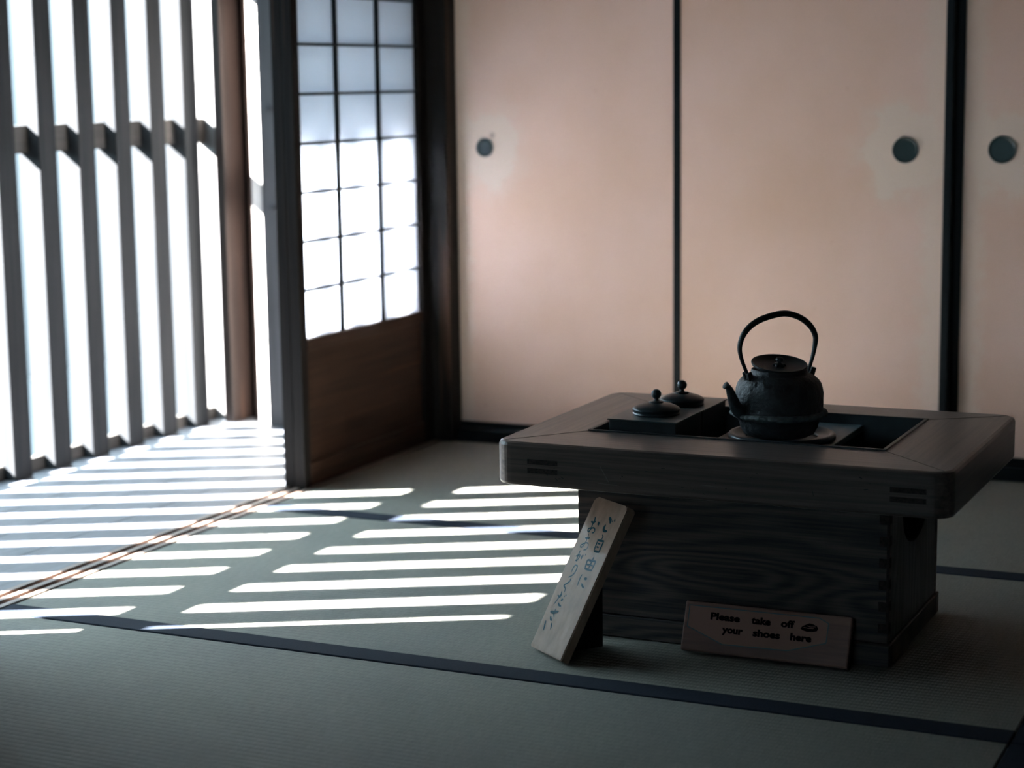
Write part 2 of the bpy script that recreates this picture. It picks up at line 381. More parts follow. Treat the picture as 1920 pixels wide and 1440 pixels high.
# ---- paper lattice screens (shoji), slid open into the corner
PAPER = None
m, nt, b, out = nodes_of('translucent_white_paper'); nt.nodes.remove(b)
dif = N(nt, 'ShaderNodeBsdfDiffuse'); dif.inputs[0].default_value = (.86, .87, .9, 1)
tr = N(nt, 'ShaderNodeBsdfTranslucent'); tr.inputs[0].default_value = (*PAPERC, 1)
mix = N(nt, 'ShaderNodeMixShader'); mix.inputs[0].default_value = .72
nt.links.new(dif.outputs[0], mix.inputs[1]); nt.links.new(tr.outputs[0], mix.inputs[2]); nt.links.new(mix.outputs[0], out.inputs[0])
PAPER = m
def shoji(n, xi, th, y0, y1, ymun, zmun, label, paper=True):
    """xi = room-side face, frame of thickness th towards outside"""
    r = empty('door_%d' % n, (xi - th / 2, (y0 + y1) / 2, 0), label, 'paper screen', None, 'structure')
    sw = .030; YI = 4.6865; zb = .372; zt = 1.775
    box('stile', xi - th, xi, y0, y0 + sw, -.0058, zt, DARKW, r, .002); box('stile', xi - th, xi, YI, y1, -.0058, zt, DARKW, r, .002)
    box('bottom_rail', xi - th, xi, y0 + sw, YI, -.0058, .06, DARKY2, r, .002)
    box('middle_rail', xi - th, xi, y0 + sw, YI, zb - .03, zb, DARKY2, r, .002)
    box('top_rail', xi - th, xi, y0 + sw, YI, zt - .04, zt, DARKY2, r, .002)
    box('wooden_panel', xi - th * .75, xi - th * .3, y0 + sw, YI, .06, zb - .03, DARKY2, r)
    mw = .0078
    if ymun:
        for y in ymun: box('upright_muntin', xi - .014, xi - .003, y - mw / 2, y + mw / 2, zb, zt - .04, LACQ, r)
    for z in zmun:
        box('cross_muntin', xi - .013, xi - .004, y0 + sw, YI, z - .0036, z + .0036, LACQ, r)
    if paper:
        box('paper', xi - .0152, xi - .0145, y0 + sw * .6, YI + .01, zb - .004, zt - .03, PAPER, r)
    return r
DARKY2 = wood('dark_brown_panel_wood', (.022, .013, .010), (.055, .028, .019), 'y', 0.5, 0.15, 60, .2, wear=(.10, .045, .025))
zm = [.372 + .1205 * k for k in range(1, 12)]
shoji(5, -2.449, .030, 4.034, 4.7312, (4.255, 4.473), zm, 'slid-open paper screen with small panes and a dark wooden foot panel')
shoji(6, -2.482, .030, 4.038, 4.7312, (4.258, 4.476), zm, 'second paper screen stacked behind the slid-open one')

# ---- veranda end wall, posts
tag(box('wall_veranda_end', -3.056, -2.561, 4.785, 4.85, .0005, 2.4, PLAST), kind='structure', label='pale end wall of the veranda crossed by a band of sun', cat='wall')
tag(box('trim_9', -3.108, -3.057, 4.842, 4.98, .0005, 2.4, DARKX2, bev=.003), kind='structure', label='slim dark brown post beside the sunlit strip', cat='post')
tag(box('trim_10', -3.36, -3.172, 4.874, 4.99, -.05, 2.4, GREYW, bev=.003), kind='structure', label='weathered post ending the wooden lattice', cat='post')
tag(box('trim_13', -3.171, -3.140, 4.772, 4.98, .0005, 2.4, DARKX2, bev=.003), kind='structure', label='dark brown post at the far end of the lattice', cat='post')
tag(box('trim_11', -3.140, -3.108, 4.88, 4.98, .0005, 2.4, flat('shade_black_recess', (.003, .003, .003), 1.0, spec=.0)), kind='structure', label='recess between the two dark posts, its shade painted black', cat='post')  # shade of the groove put into a matte near-black colour
tag(box('trim_12', -3.012, -2.561, 4.768, 4.7845, .0005, 2.4, wood('added_grey_board', (.045, .045, .047), (.075, .075, .078), 'z', .6, .3, 70, .3), bev=.001), kind='structure', label='added grey board keeping the end wall dim right of the sunlit strip', cat='board')  # board added over the pale wall to keep it from looking lit
FIT = flat('old_metal_fitting', (.05, .05, .055), .4, metal=.6)
wv = bpy.data.objects['trim_12']
for z in (.925, .64): box('metal_fitting', -2.985, -2.965, 4.760, 4.7685, z, z + .014, FIT, wv, .002)

# ---- wooden lattice window
lat = empty('window_1', (-3.23, 3.4, 0), 'tall wooden lattice of upright bars with sun shining through', 'lattice window', None, 'structure')
BW, BD, PITCH, LX, Y0 = .0705, .067, .1657, -3.235, 3.886
for k in range(-12, 6):
    y = Y0 + PITCH * k
    box('bar', LX - BD, LX, y, y + BW, -.011, 1.75, LATT, lat, .002)
RAILW = wood('lattice_rail_wood', (.05, .045, .04), (.09, .08, .07), 'y', 0.6, 0.3, 60, .3)
y0, y1 = Y0 - 12 * PITCH, 4.874
box('crossbar', -3.298, -3.272, y0, y1, .830, .902, RAILW, lat, .001)
box('bottom_rail', -3.291, -3.270, y0, y1, -.011, .026, RAILW, lat, .001)
box('lattice_sill', -3.36, -3.150, y0, y1, -.08, -.0115, ENG, lat, .002)
CZ = -1.14   # sun cut-off: z + TAN*x on the header's lower outer edge
box('sun_cut_header', -3.31, -3.23, 3.46, y1, -1.066 + TAN * 3.31, 2.4, RAILW, lat, .002)
box('sun_cut_header', -3.31, -3.23, y0, 3.46, CZ + TAN * 3.31, 2.4, RAILW, lat, .002)  # unseen near bay, lowered only to end the sun stripes on the floor
tag(box('wall_outer', -3.36, -3.16, -2.6, y0, -.05, 2.4, PLAST), kind='structure', label='outer wall beside the lattice, outside the picture', cat='wall')

# ------------------------------------------------------------------ the low table with its sunken hearth
TOPW = wood('polished_table_top_wood', TW0, TW1, 'x', 0.32, 0.32, 110, .25, coat=.0)
TOPY = wood('polished_table_end_wood', TW0, TW1, 'y', 0.32, 0.32, 110, .25, coat=.0)
def grain_wood(name, dark, light, rot=False):
    m, nt, b, out = nodes_of(name)
    v = mapped(nt, (1.6, 1.6, 9) if not rot else (9, 9, 1.6))
    n = N(nt, 'ShaderNodeTexNoise', Scale=1.1, Detail=1.5, Roughness=.4); nt.links.new(v, n.inputs['Vector'])
    mu = N(nt, 'ShaderNodeMath', operation='MULTIPLY'); mu.inputs[1].default_value = 95; nt.links.new(n.outputs[0], mu.inputs[0])
    s = N(nt, 'ShaderNodeMath', operation='SINE'); nt.links.new(mu.outputs[0], s.inputs[0])
    n2 = N(nt, 'ShaderNodeTexNoise', Scale=1.0, Detail=5.0); nt.links.new(mapped(nt, (6, 6, 260) if not rot else (260, 260, 6)), n2.inputs['Vector'])
    ad = N(nt, 'ShaderNodeMath', operation='MULTIPLY_ADD'); nt.links.new(s.outputs[0], ad.inputs[0]); ad.inputs[1].default_value = .20; nt.links.new(n2.outputs[0], ad.inputs[2])
    nt.links.new(ramp(nt, ad.outputs[0], [(.2, dark), (.8, light)]), b.inputs['Base Color'])
    b.inputs['Roughness'].default_value = .5; b.inputs['Specular IOR Level'].default_value = .4
    bump(nt, b, ad.outputs[0], .25)
    return m
BASEW = grain_wood('flame_grained_base_wood', (.010, .012, .014), (.085, .064, .055))
BASES = grain_wood('base_side_wood', (.03, .035, .037), (.10, .11, .11), True)
TX0, TX1, TY0, TY1, TZ0, TZ1 = -1.452, -.635, 3.037, 3.622, .2875, .366
OX0, OX1, OY0, OY1 = -1.329, -.780, 3.186, 3.512
BX0, BX1, BY0, BY1 = -1.328, -.757, 3.131, 3.506
tb = empty('hearth_table', ((BX0 + BX1) / 2, (BY0 + BY1) / 2, 0), 'low dark wooden hearth table with a thick overhanging top and a sunken fire box', 'table')
def rounded_rect(x0, x1, y0, y1, r, n=6):
    out = []
    for cx, cy, a0 in ((x1 - r, y1 - r, 0), (x0 + r, y1 - r, 90), (x0 + r, y0 + r, 180), (x1 - r, y0 + r, 270)):
        for k in range(n + 1):
            a = math.radians(a0 + 90 * k / n); out.append((cx + r * math.cos(a), cy + r * math.sin(a)))
    return out
# the slab: outer loop lofted through bevel rings, opening cut in the middle, one mesh
def slab():
    bm = bmesh.new(); R = .034; n = 8
    levels = [(.006, TZ0), (.002, TZ0 + .0015), (0, TZ0 + .006), (0, TZ1 - .007), (.002, TZ1 - .002), (.007, TZ1)]
    rings = []
    for ins, z in levels:
        rings.append([bm.verts.new((x, y, z)) for x, y in rounded_rect(TX0 + ins, TX1 - ins, TY0 + ins, TY1 - ins, R - ins * .5, n)])
    K = len(rings[0])
    for a, c in zip(rings, rings[1:]):
        for i in range(K): bm.faces.new((a[i], a[(i + 1) % K], c[(i + 1) % K], c[i]))
    inner_t = [bm.verts.new((x, y, TZ1)) for x, y in ((OX1, OY1), (OX0, OY1), (OX0, OY0), (OX1, OY0))]
    inner_b = [bm.verts.new((v.co.x, v.co.y, TZ0)) for v in inner_t]
    for ring, inn, top in ((rings[-1], inner_t, True), (rings[0], inner_b, False)):
        for q in range(4):
            s = q * (n + 1)
            mid = s + n // 2
            # corner fan + long quads; split at the corner middles = the mitre lines
            nxt = ((q + 1) % 4) * (n + 1) + n // 2
            seq = []
            k = mid
            while True:
                seq.append(ring[k % K])
                if k % K == nxt: break
                k += 1
            f = bm.faces.new(seq + [inn[(q + 1) % 4], inn[q]])
            f.material_index = 1 if q in (1, 3) else 0
    for i in range(4):
        bm.faces.new((inner_t[i], inner_t[(i + 1) % 4], inner_b[(i + 1) % 4], inner_b[i]))
    return bm
top = link('tabletop', slab(), TOPW, tb); top.data.materials.append(TOPY)
for f in top.data.polygons:
    if len(f.vertices) == 4 and abs(f.normal.x) > .8: f.material_index = 1
# mitre joint lines, tenon ends, scratches (thin inlays in the surface)
JOINT = wood('end_grain_wood', (.008, .008, .009), (.045, .036, .032), 'y', .6, .1, 200, .2)
INK = flat('dark_joint_line', (.006, .006, .007), .6)
def strip(bm, a, b_, wdt, z=None):
    a, b_ = Vector(a), Vector(b_)
    t = (b_ - a).normalized()
    nrm = Vector((0, 0, 1)) if z is not None else Vector((0, -1, 0))
    s = t.cross(nrm).normalized() * wdt / 2
    off = nrm * .0004
    vs = [bm.verts.new(p + off) for p in (a - s, a + s, b_ + s, b_ - s)]
    lo = [bm.verts.new(v.co - off * 2) for v in vs]
    bm.faces.new(vs); bm.faces.new(lo[::-1])
    for i in range(4): bm.faces.new((vs[i], lo[i], lo[(i + 1) % 4], vs[(i + 1) % 4]))
bm = bmesh.new()
for (ox, oy, tx, ty) in ((OX0, OY0, TX0, TY0), (OX1, OY0, TX1, TY0), (OX0, OY1, TX0, TY1), (OX1, OY1, TX1, TY1)):
    sx = .016 if tx < ox else -.016; sy = .016 if ty < oy else -.016
    bm = bmesh.new(); strip(bm, (ox, oy, TZ1), (tx + sx, ty + sy, TZ1), .0011, 1)
    link('mitre_joint', bm, INK, tb)
for (xa, xb) in ((-1.385, -1.327), (-.735, -.675)):
    for z in (.3165, .3325):
        bm = bmesh.new(); bm_box(bm, xa, xb, TY0 - .0006, TY0 + .01, z - .0045, z + .0045, .0003, 1)
        link('tenon_end', bm, JOINT, tb)
rr = random.Random(4)
for k in range(26):
    bm = bmesh.new()
    x = rr.uniform(-1.36, -.72); z = rr.uniform(.297, .352); a = rr.gauss(.1, .35); l = rr.uniform(.001, .008)
    strip(bm, (x, TY0, z), (x + l * math.cos(a), TY0, z - l * math.sin(a)), rr.uniform(.0006, .0018))
    link('dent_mark', bm, INK, tb)
SCR = flat('pale_scratch', (.14, .12, .10), .5)
for a_, b_ in (((-1.246, TY0, .334), (-1.230, TY0, .307)), ((-1.250, TY0, .3035), (-1.214, TY0, .3022)), ((-1.06, TY0, .3150), (-1.03, TY0, .3135))):
    bm = bmesh.new(); strip(bm, a_, b_, .0008); link('scratch_mark', bm, SCR, tb)
# fire box: dark metal rim and well
bm = bmesh.new(); rw, rz = .006, TZ1 + .0028
for x0, x1, y0, y1 in ((OX0 - .001, OX1 + .001, OY0 - .001, OY0 + rw), (OX0 - .001, OX1 + .001, OY1 - rw, OY1 + .001), (OX0 - .001, OX0 + rw, OY0 + rw, OY1 - rw), (OX1 - rw, OX1 + .001, OY0 + rw, OY1 - rw)):
    bm_box(bm, x0, x1, y0, y1, .30, rz, .0008, 1)
METD = flat('dark_patinated_copper', (.012, .018, .021), .42, metal=.2, noise=.2, nscale=40)
link('hearth_rim', bm, METD, tb)
bm = bmesh.new()
bm_box(bm, OX0 + .001, OX1 - .001, OY0 + .001, OY0 + .005, .10, .355); bm_box(bm, OX0 + .001, OX1 - .001, OY1 - .005, OY1 - .001, .10, .355)
bm_box(bm, OX0 + .001, OX0 + .005, OY0 + .005, OY1 - .005, .10, .355); bm_box(bm, OX1 - .005, OX1 - .001, OY0 + .005, OY1 - .005, .10, .355)
bm_box(bm, OX0 + .001, OX1 - .001, OY0 + .001, OY1 - .001, .09, .10)
bm_box(bm, -1.113, -.902, OY0 + .004, OY1 - .004, .10, .338)
link('hearth_well', bm, flat('sooty_metal_well', (.005, .006, .007), .9, spec=.1), tb)
# base: four boards, side with hand hole, corner joints, plinth
box('base_front_board', BX0, BX1, BY0, BY0 + .018, .042, TZ0, BASEW, tb, .0015)
box('base_back_board', BX0, BX1, BY1 - .018, BY1, .042, TZ0, BASEW, tb, .0015)
box('base_side_board', BX0 + .0005, BX0 + .018, BY0 + .018, BY1 - .018, .042, TZ0, BASES, tb)
def side_with_hole():
    """right side board: rounded hand hole near the top"""
    cy, cz, ry, rz_, n = 3.325, TZ0 - .006, .098, .100, 24
    hole = [(cy + ry * math.cos(math.pi * k / n + math.pi), cz - rz_ * math.sin(math.pi * k / n) ** .62) for k in range(n + 1)]
    y0, y1, z0, z1 = BY0 + .018, BY1 - .018, .042, TZ0
    poly = [(y0, z0), (y1, z0), (y1, z1), (hole[-1][0], z1)] + hole[::-1] + [(hole[0][0], z1), (y0, z1)]
    bm = bmesh.new()
    xa, xb = BX1 - .018, BX1 - .0005
    # build as strips to stay planar and clean
    def col(ya, yb, za_, zb_):
        vs = []
        for x in (xa, xb): vs.append([bm.verts.new((x, ya, z0)), bm.verts.new((x, yb, z0)), bm.verts.new((x, yb, zb_)), bm.verts.new((x, ya, za_))])
        A, B = vs
        bm.faces.new(A[::-1]); bm.faces.new(B)
        for i in range(4): bm.faces.new((A[i], A[(i + 1) % 4], B[(i + 1) % 4], B[i]))
    col(y0, hole[0][0], z1, z1); col(hole[-1][0], y1, z1, z1)
    for (ya, za_), (yb, zb_) in zip(hole, hole[1:]): col(ya, yb, za_, zb_)
    return bm
link('base_side_board', side_with_hole(), BASES, tb)
bm = bmesh.new(); fz = .038
for k in range(6):   # finger joints showing at the front right corner
    z = .06 + k * fz
    if z + .016 < TZ0: bm_box(bm, BX1 - .017, BX1 + .0004, BY0 - .0004, BY0 + .017, z, z + .017, .0004, 1)
bm_box(bm, BX1 - .004, BX1 + .0003, BY0 - .0003, BY0 + .004, .06, .06 + 5 * fz + .017)
link('corner_joint', bm, JOINT, tb)
px0, px1, py0, py1 = BX0 - .004, BX1 + .004, BY0 - .004, BY1 + .004
bm = bmesh.new()
bm_box(bm, px0, px1, py0, py0 + .022, 0.001, .041, .002, 1); bm_box(bm, px0, px1, py1 - .022, py1, 0.001, .041, .002, 1)
bm_box(bm, px0, px0 + .022, py0 + .022, py1 - .022, 0.001, .041, .002, 1); bm_box(bm, px1 - .022, px1, py0 + .022, py1 - .022, 0.001, .041, .002, 1)
link('plinth', bm, BASEW, tb)

# ------------------------------------------------------------------ things in the hearth
CU = flat('grey_green_patinated_box_metal', (.04, .062, .066), .36, metal=.35, noise=.15, nscale=60)
LIDM = flat('blackened_lid_metal', (.014, .025, .03), .32, metal=.3, noise=.2, nscale=50, bumpy=.05, bscale=200)
def water_box(x0, x1, y0, y1, zt, cx, cy, lr, label):
    r = empty('lidded_copper_box', ((x0 + x1) / 2, (y0 + y1) / 2, .30), label, 'metal box', 'lidded boxes set in the hearth')
    box('box_body', x0 + .003, x1 - .003, y0 + .003, y1 - .003, .3005, zt - .0028, METD, r, .0008, 1)
    box('top_plate', x0, x1, y0, y1, zt - .0028, zt, CU, r, .0008, 2)
    bm = bmesh.new()
    q = lr / .0425
    lathe(bm, [(0, zt), (lr * .985, zt), (lr * .985, zt + .0028), (lr * .97, zt + .003), (lr * .97, zt + .0055), (lr * .99, zt + .006), (lr * .985, zt + .0086), (lr, zt + .0092), (lr * 1.003, zt + .0102), (lr * .985, zt + .0112),
               (lr * .88, zt + .0140), (lr * .72, zt + .0172), (lr * .5, zt + .0197), (lr * .34, zt + .0208), (.0128, zt + .0211), (0, zt + .0212)], cx, cy, 72)
    lid = link('lid', bm, LIDM, r, True)
    bm = bmesh.new()
    def beads(rad, z, a): return rad * (1 + .05 * math.cos(18 * a)) if abs(rad - .0128) < 1e-5 else rad
    z0 = zt + .0205
    ball = [(.0044, z0 + .0082)] + [(.0094 * math.sin(math.radians(t)), z0 + .0165 - .0094 * math.cos(math.radians(t)) * -1 * -1) for t in range(28, 181, 12)]
    pr = [(0, z0), (.0128, z0), (.0128, z0 + .0022), (.0095, z0 + .0030), (.0058, z0 + .0038), (.0042, z0 + .0056), (.0042, z0 + .0078)]
    for t in range(28, 181, 8):
        rr_ = .0094 * math.sin(math.radians(t)); pr.append((rr_ if t < 179 else 0, z0 + .0162 - .0094 * math.cos(math.radians(t))))
    pr.append((0, z0 + .0256))
    lathe(bm, pr, cx, cy, 48, beads)
    link('ball_knob', bm, LIDM, lid, True)
    return r
water_box(-1.300, -1.1655, 3.205, 3.352, .3875, -1.2338, 3.284, .0440, 'nearer of the two low metal boxes with a domed ball-knob lid')
water_box(-1.297, -1.1645, 3.354, 3.490, .3870, -1.2265, 3.404, .0425, 'farther of the two low metal boxes with a domed ball-knob lid')
tile = box('hearth_tile', -1.115, -.900, 3.1935, 3.5045, .338, .350, flat('blue_grey_tile', (.055, .10, .12), .4, noise=.25, nscale=12), None, .002)
tag(tile, 'blue-grey tile under the iron ring and kettle in the hearth', 'tile')
KX, KY = -1.0085, 3.316
IRON = flat('rough_cast_iron', (.016, .021, .024), .55, metal=.15, noise=.5, nscale=45, bumpy=1.0, bscale=75, bdist=.006)
IRONS = flat('smooth_dark_iron', (.007, .013, .016), .42, spec=.25, bumpy=.15, bscale=200)
bm = bmesh.new()
lathe(bm, [(.066, .3505), (.094, .3505), (.0975, .3525), (.0975, .3575), (.095, .3610), (.0905, .3618), (.087, .3600), (.085, .3570), (.066, .3560)], KX + .004, KY + .006, 96)
f = bm.verts[:]
rg = link('kettle_ring', bm, flat('grey_steel_ring', (.022, .036, .043), .35, metal=.2), None, True)
tag(rg, 'round metal trivet ring on the tile beneath the kettle', 'trivet')
# close the ring inside
bm = bmesh.new(); bm.from_mesh(rg.data)
bmesh.ops.delete(bm, geom=[f for f in bm.faces if len(f.verts) > 8], context='FACES')
be = [e for e in bm.edges if e.is_boundary]
bmesh.ops.bridge_loops(bm, edges=be); bmesh.ops.recalc_face_normals(bm, faces=bm.faces[:]); bm.to_mesh(rg.data); bm.free()
for p in rg.data.polygons: p.use_smooth = True

kt = empty('iron_kettle', (KX, KY, .357), 'black cast-iron kettle with a tall arched handle standing in the hearth', 'kettle')
PH = math.radians(50); DR = Vector((math.cos(PH), math.sin(PH), 0)); PN = Vector((-math.sin(PH), math.cos(PH), 0)); KC = Vector((KX, KY, 0))
def kj(r, z, a):
    if .394 < z < .4035 and r > .08: return r * (1 + .018 * math.sin(31 * a) + .012 * math.sin(47 * a + 1) + .01 * math.sin(13 * a))
    if r > .06: return r * (1 + .004 * math.sin(5 * a) + .003 * math.sin(11 * a + z * 300))
    return r
bm = bmesh.new()
lathe(bm, [(0, .3575), (.055, .3575), (.064, .362), (.0695, .372), (.073, .384), (.0770, .3925), (.0785, .3960), (.0790, .4020), (.0790, .4075), (.0792, .415), (.0796, .425), (.0794, .435), (.0782, .444),
           (.0755, .4525), (.0708, .4595), (.0645, .4650), (.0580, .4685), (.0535, .4700), (.0518, .4712), (.0510, .4760), (.0500, .4785), (.0470, .4790), (.0465, .4700), (0, .4690)], KX, KY, 128, kj)
body = link('kettle_body', bm, IRON, kt, True)
bm = bmesh.new()
lathe(bm, [(.0775, .3915), (.0830, .3930), (.0875, .3960), (.0882, .3995), (.0850, .4030), (.0785, .4045)], KX, KY, 160, lambda r, z, a: r if r < .08 else r * (1 + .022 * abs(math.sin(21 * a)) + .012 * math.sin(47 * a + 1) + .008 * math.sin(13 * a)) - .0015)
bmesh.ops.delete(bm, geom=[f for f in bm.faces if len(f.verts) > 8], context='FACES')
bmesh.ops.bridge_loops(bm, edges=[e for e in bm.edges if e.is_boundary])
tag(link('notched_flange', bm, flat('limescaled_iron', (.10, .12, .12), .7, noise=.5, nscale=70, bumpy=.8, bscale=200, bdist=.002), kt, True), 'notched iron flange dusted grey with scale')
def pt(r, z): return KC + DR * r + Vector((0, 0, z))
sp = spline([pt(-.060, .398), pt(-.078, .404), pt(-.0905, .4145), pt(-.0975, .4300), pt(-.1030, .4440), pt(-.1075, .4525), pt(-.1140, .4575)], 6)
rd = [.0155 + (.0056 - .0155) * min(1, (i / (len(sp) - 1)) * 1.2) + (.0012 if i > len(sp) - 4 else 0) for i in range(len(sp))]
bm = bmesh.new(); sweep(bm, sp, rd, PN, 20, .95); link('spout', bm, IRON, kt, True)
hp = [(-.0670, .4640), (-.0672, .4713), (-.0803, .5028), (-.0838, .5247), (-.0761, .5458), (-.0583, .5624), (-.0303, .5735), (.0093, .5786), (.0425, .5694), (.0658, .5523), (.0768, .5340), (.0768, .5181), (.0724, .4978), (.0658, .4772), (.0650, .4660)]
hs = spline([pt(*p) for p in hp], 6)
def hr_(i):
    t = i / (len(hs) - 1); s = math.sin(math.pi * t)
    return .0026 + .0032 * s ** 1.6
bm = bmesh.new(); sweep(bm, hs, [hr_(i) for i in range(len(hs))], PN, 16, 1.25); link('handle', bm, IRONS, kt, True)
for s in (-1, 1):
    bm = bmesh.new()
    M = Matrix.Translation(pt(s * .0655, .4655)) @ Matrix.Rotation(PH, 4, 'Z') @ Matrix.Rotation(s * math.radians(18), 4, 'Y')
    bm_box(bm, -.0045, .0055, -.010, -.0045, -.010, .0125, .0018, 2, M); bm_box(bm, -.0045, .0055, .0045, .010, -.010, .0125, .0018, 2, M)
    bm_box(bm, -.0055, .0065, -.010, .010, -.012, -.002, .002, 2, M)
    link('handle_lug', bm, IRON, kt, True)
# lid: shallow dish, tipped a little towards the viewer, with flower knob
bm = bmesh.new()
lathe(bm, [(0, -.0045), (.044, -.0045), (.0495, -.0015), (.0512, .0020), (.0508, .0036), (.0488, .0040), (.0462, .0018), (.0430, -.0002), (.030, -.0022), (.012, -.0030), (0, -.0030)], 0, 0, 96)
LM = Matrix.Translation((KX + .000, KY, .4855)) @ Matrix.Rotation(math.radians(25), 4, 'Z') @ Matrix.Rotation(math.radians(10.5), 4, 'X') @ Matrix.Rotation(math.radians(3.0), 4, 'Y')
for v in bm.verts: v.co = LM @ v.co
lid = link('kettle_lid', bm, IRONS, kt, True)
bm = bmesh.new()
def petal(r, z, a): return r * (1 + .16 * math.cos(6 * a)) if z < .003 and r > .005 else r * (1 + .05 * math.cos(8 * a))
lathe(bm, [(0, -.003), (.0105, -.002), (.0110, .0005), (.0085, .0024), (.0040, .0030), (.0030, .0045), (.0048, .0065), (.0070, .0085), (.0074, .0108), (.0062, .0130), (.0035, .0142), (0, .0146)], 0, 0, 48, petal)
for v in bm.verts: v.co = LM @ v.co
link('lid_knob', bm, IRONS, lid, True)

# ------------------------------------------------------------------ standing wooden sign with brushed writing
def Rz(a): return Matrix.Rotation(a, 3, 'Z')
SO = Vector((-1.3652, 2.995, .0084)); SU = Vector((.80581157, -.59216764, -.00228084)); SV = Vector((.28587779, .38563873, .87724378)); SN = SU.cross(SV).normalized()
SV = SN.cross(SU).normalized()
SW, SL, ST = .1082, .2915, .0185
def s3(u, v, n=0): return SO + SU * u + SV * v + SN * n     # n>0 towards the viewer
SM = Matrix(((SU.x, SV.x, SN.x, SO.x), (SU.y, SV.y, SN.y, SO.y), (SU.z, SV.z, SN.z, SO.z), (0, 0, 0, 1)))
SIGNW = wood('sanded_pale_wood', (.20, .137, .098), (.32, .222, .162), 'z', 0.7, 0.15, 45, .15)
sg = empty('wooden_sign', tuple(s3(SW / 2, 0, -ST / 2)), 'pale upright wooden plaque with blue brushed Japanese writing, leaning at the table', 'sign')
sg.location.z = 0
bm = bmesh.new()
pl = [(0.0, 0.0), (SW, 0.0), (SW, SL - .006), (SW - .004, SL - .001), (SW - .012, SL), (.006, SL), (.001, SL - .004), (0, SL - .010)]
prism(bm, pl, 'z', -ST, 0, SM)
bmesh.ops.bevel(bm, geom=bm.edges[:], offset=.0018, segments=2, affect='EDGES')
link('plaque', bm, SIGNW, sg)
STROKES =  [([(66.9, 262.6), (73.2, 259.1), (76.1, 253.7)], 4.1), ([(64.9, 248.0), (64.4, 241.5), (68.2, 237.8), (76.9, 238.4)], 3.68), ([(79.9, 259.7), (81.3, 257.1)], 1.7), ([(84.5, 263.0), (86.9, 259.0)], 1.98), ([(68.6, 230.1), (72.4, 226.8), (71.4, 221.0)], 1.7), ([(62.6, 217.2), (64.3, 197.8)], 2.26), ([(61.1, 218.3), (71.5, 219.2), (81.6, 220.5)], 2.69), ([(80.4, 220.4), (80.4, 197.7)], 2.55), ([(66.4, 213.2), (74.4, 213.5)], 1.98), ([(66.7, 206.9), (74.0, 206.7)], 1.98), ([(64.3, 198.2), (80.5, 199.2)], 2.69), ([(25.1, 255.3), (27.6, 249.4), (26.6, 243.1), (27.6, 235.0)], 2.4), ([(19.1, 245.0), (27.9, 244.8), (32.0, 248.4)], 2.55), ([(27.6, 235.0), (20.4, 230.9), (21.1, 227.6), (25.5, 226.7), (28.3, 233.3), (34.9, 235.9), (40.6, 233.3), (40.7, 228.5), (35.6, 226.8)], 1.91), ([(41.5, 248.6), (45.2, 243.0)], 3.4), ([(23.0, 214.4), (31.4, 214.9), (36.1, 216.9)], 2.12), ([(26.5, 223.1), (29.0, 218.8), (29.7, 206.9), (26.1, 197.8), (20.9, 196.2), (20.4, 199.9), (29.3, 205.6), (36.9, 207.0), (41.1, 203.4), (41.0, 195.9), (33.3, 193.0)], 1.56), ([(24.8, 189.6), (24.8, 182.4), (26.3, 169.6)], 1.91), ([(18.6, 177.6), (28.8, 182.6), (30.7, 178.5), (27.2, 170.9), (22.8, 171.4)], 1.56), ([(36.3, 183.5), (39.1, 176.3)], 2.12), ([(41.2, 185.8), (42.9, 182.8)], 1.27), ([(45.3, 187.8), (46.4, 185.1)], 1.27), ([(72.5, 187.9), (72.4, 179.7), (71.5, 166.5)], 2.55), ([(57.9, 179.7), (61.2, 163.7)], 2.4), ([(57.9, 179.7), (70.4, 180.6), (83.7, 182.3)], 2.55), ([(83.7, 182.3), (82.4, 163.5)], 2.4), ([(60.2, 171.6), (80.4, 173.5)], 2.12), ([(61.2, 163.7), (81.8, 164.7)], 2.69), ([(61.3, 152.1), (60.0, 143.3), (61.8, 130.7)], 1.91), ([(72.7, 147.4), (80.4, 148.0)], 3.4), ([(71.2, 136.7), (76.7, 133.9), (82.7, 131.7)], 2.55), ([(29.4, 163.7), (26.9, 156.3), (27.1, 148.5)], 1.7), ([(29.9, 162.7), (36.6, 162.4), (38.2, 152.3), (33.1, 143.5), (25.0, 138.4)], 1.84), ([(33.2, 137.9), (34.4, 133.4), (29.5, 127.7), (23.0, 122.0), (30.1, 118.1), (32.7, 111.6)], 1.98), ([(23.6, 110.8), (25.4, 105.7), (22.4, 95.9), (17.8, 84.6)], 1.84), ([(17.2, 101.5), (25.7, 101.1), (27.9, 105.5)], 2.12), ([(33.0, 96.3), (37.9, 98.3)], 2.97), ([(29.4, 89.8), (33.6, 86.8), (40.9, 86.2)], 2.4), ([(37.3, 105.3), (39.1, 104.2)], 1.7), ([(40.9, 108.4), (42.4, 106.2)], 1.7), ([(17.4, 70.0), (28.5, 71.5), (40.5, 76.1)], 3.54), ([(30.0, 78.5), (29.1, 70.8), (34.5, 63.8)], 1.7), ([(23.7, 62.2), (28.6, 57.9), (32.5, 57.3)], 2.97), ([(15.6, 51.9), (18.0, 43.9), (21.1, 35.4)], 2.55), ([(34.5, 52.4), (38.5, 47.8), (40.0, 41.9)], 2.26)]
INKB = flat('blue_green_ink', (.010, .045, .058), .8, spec=.05)
bm = bmesh.new()
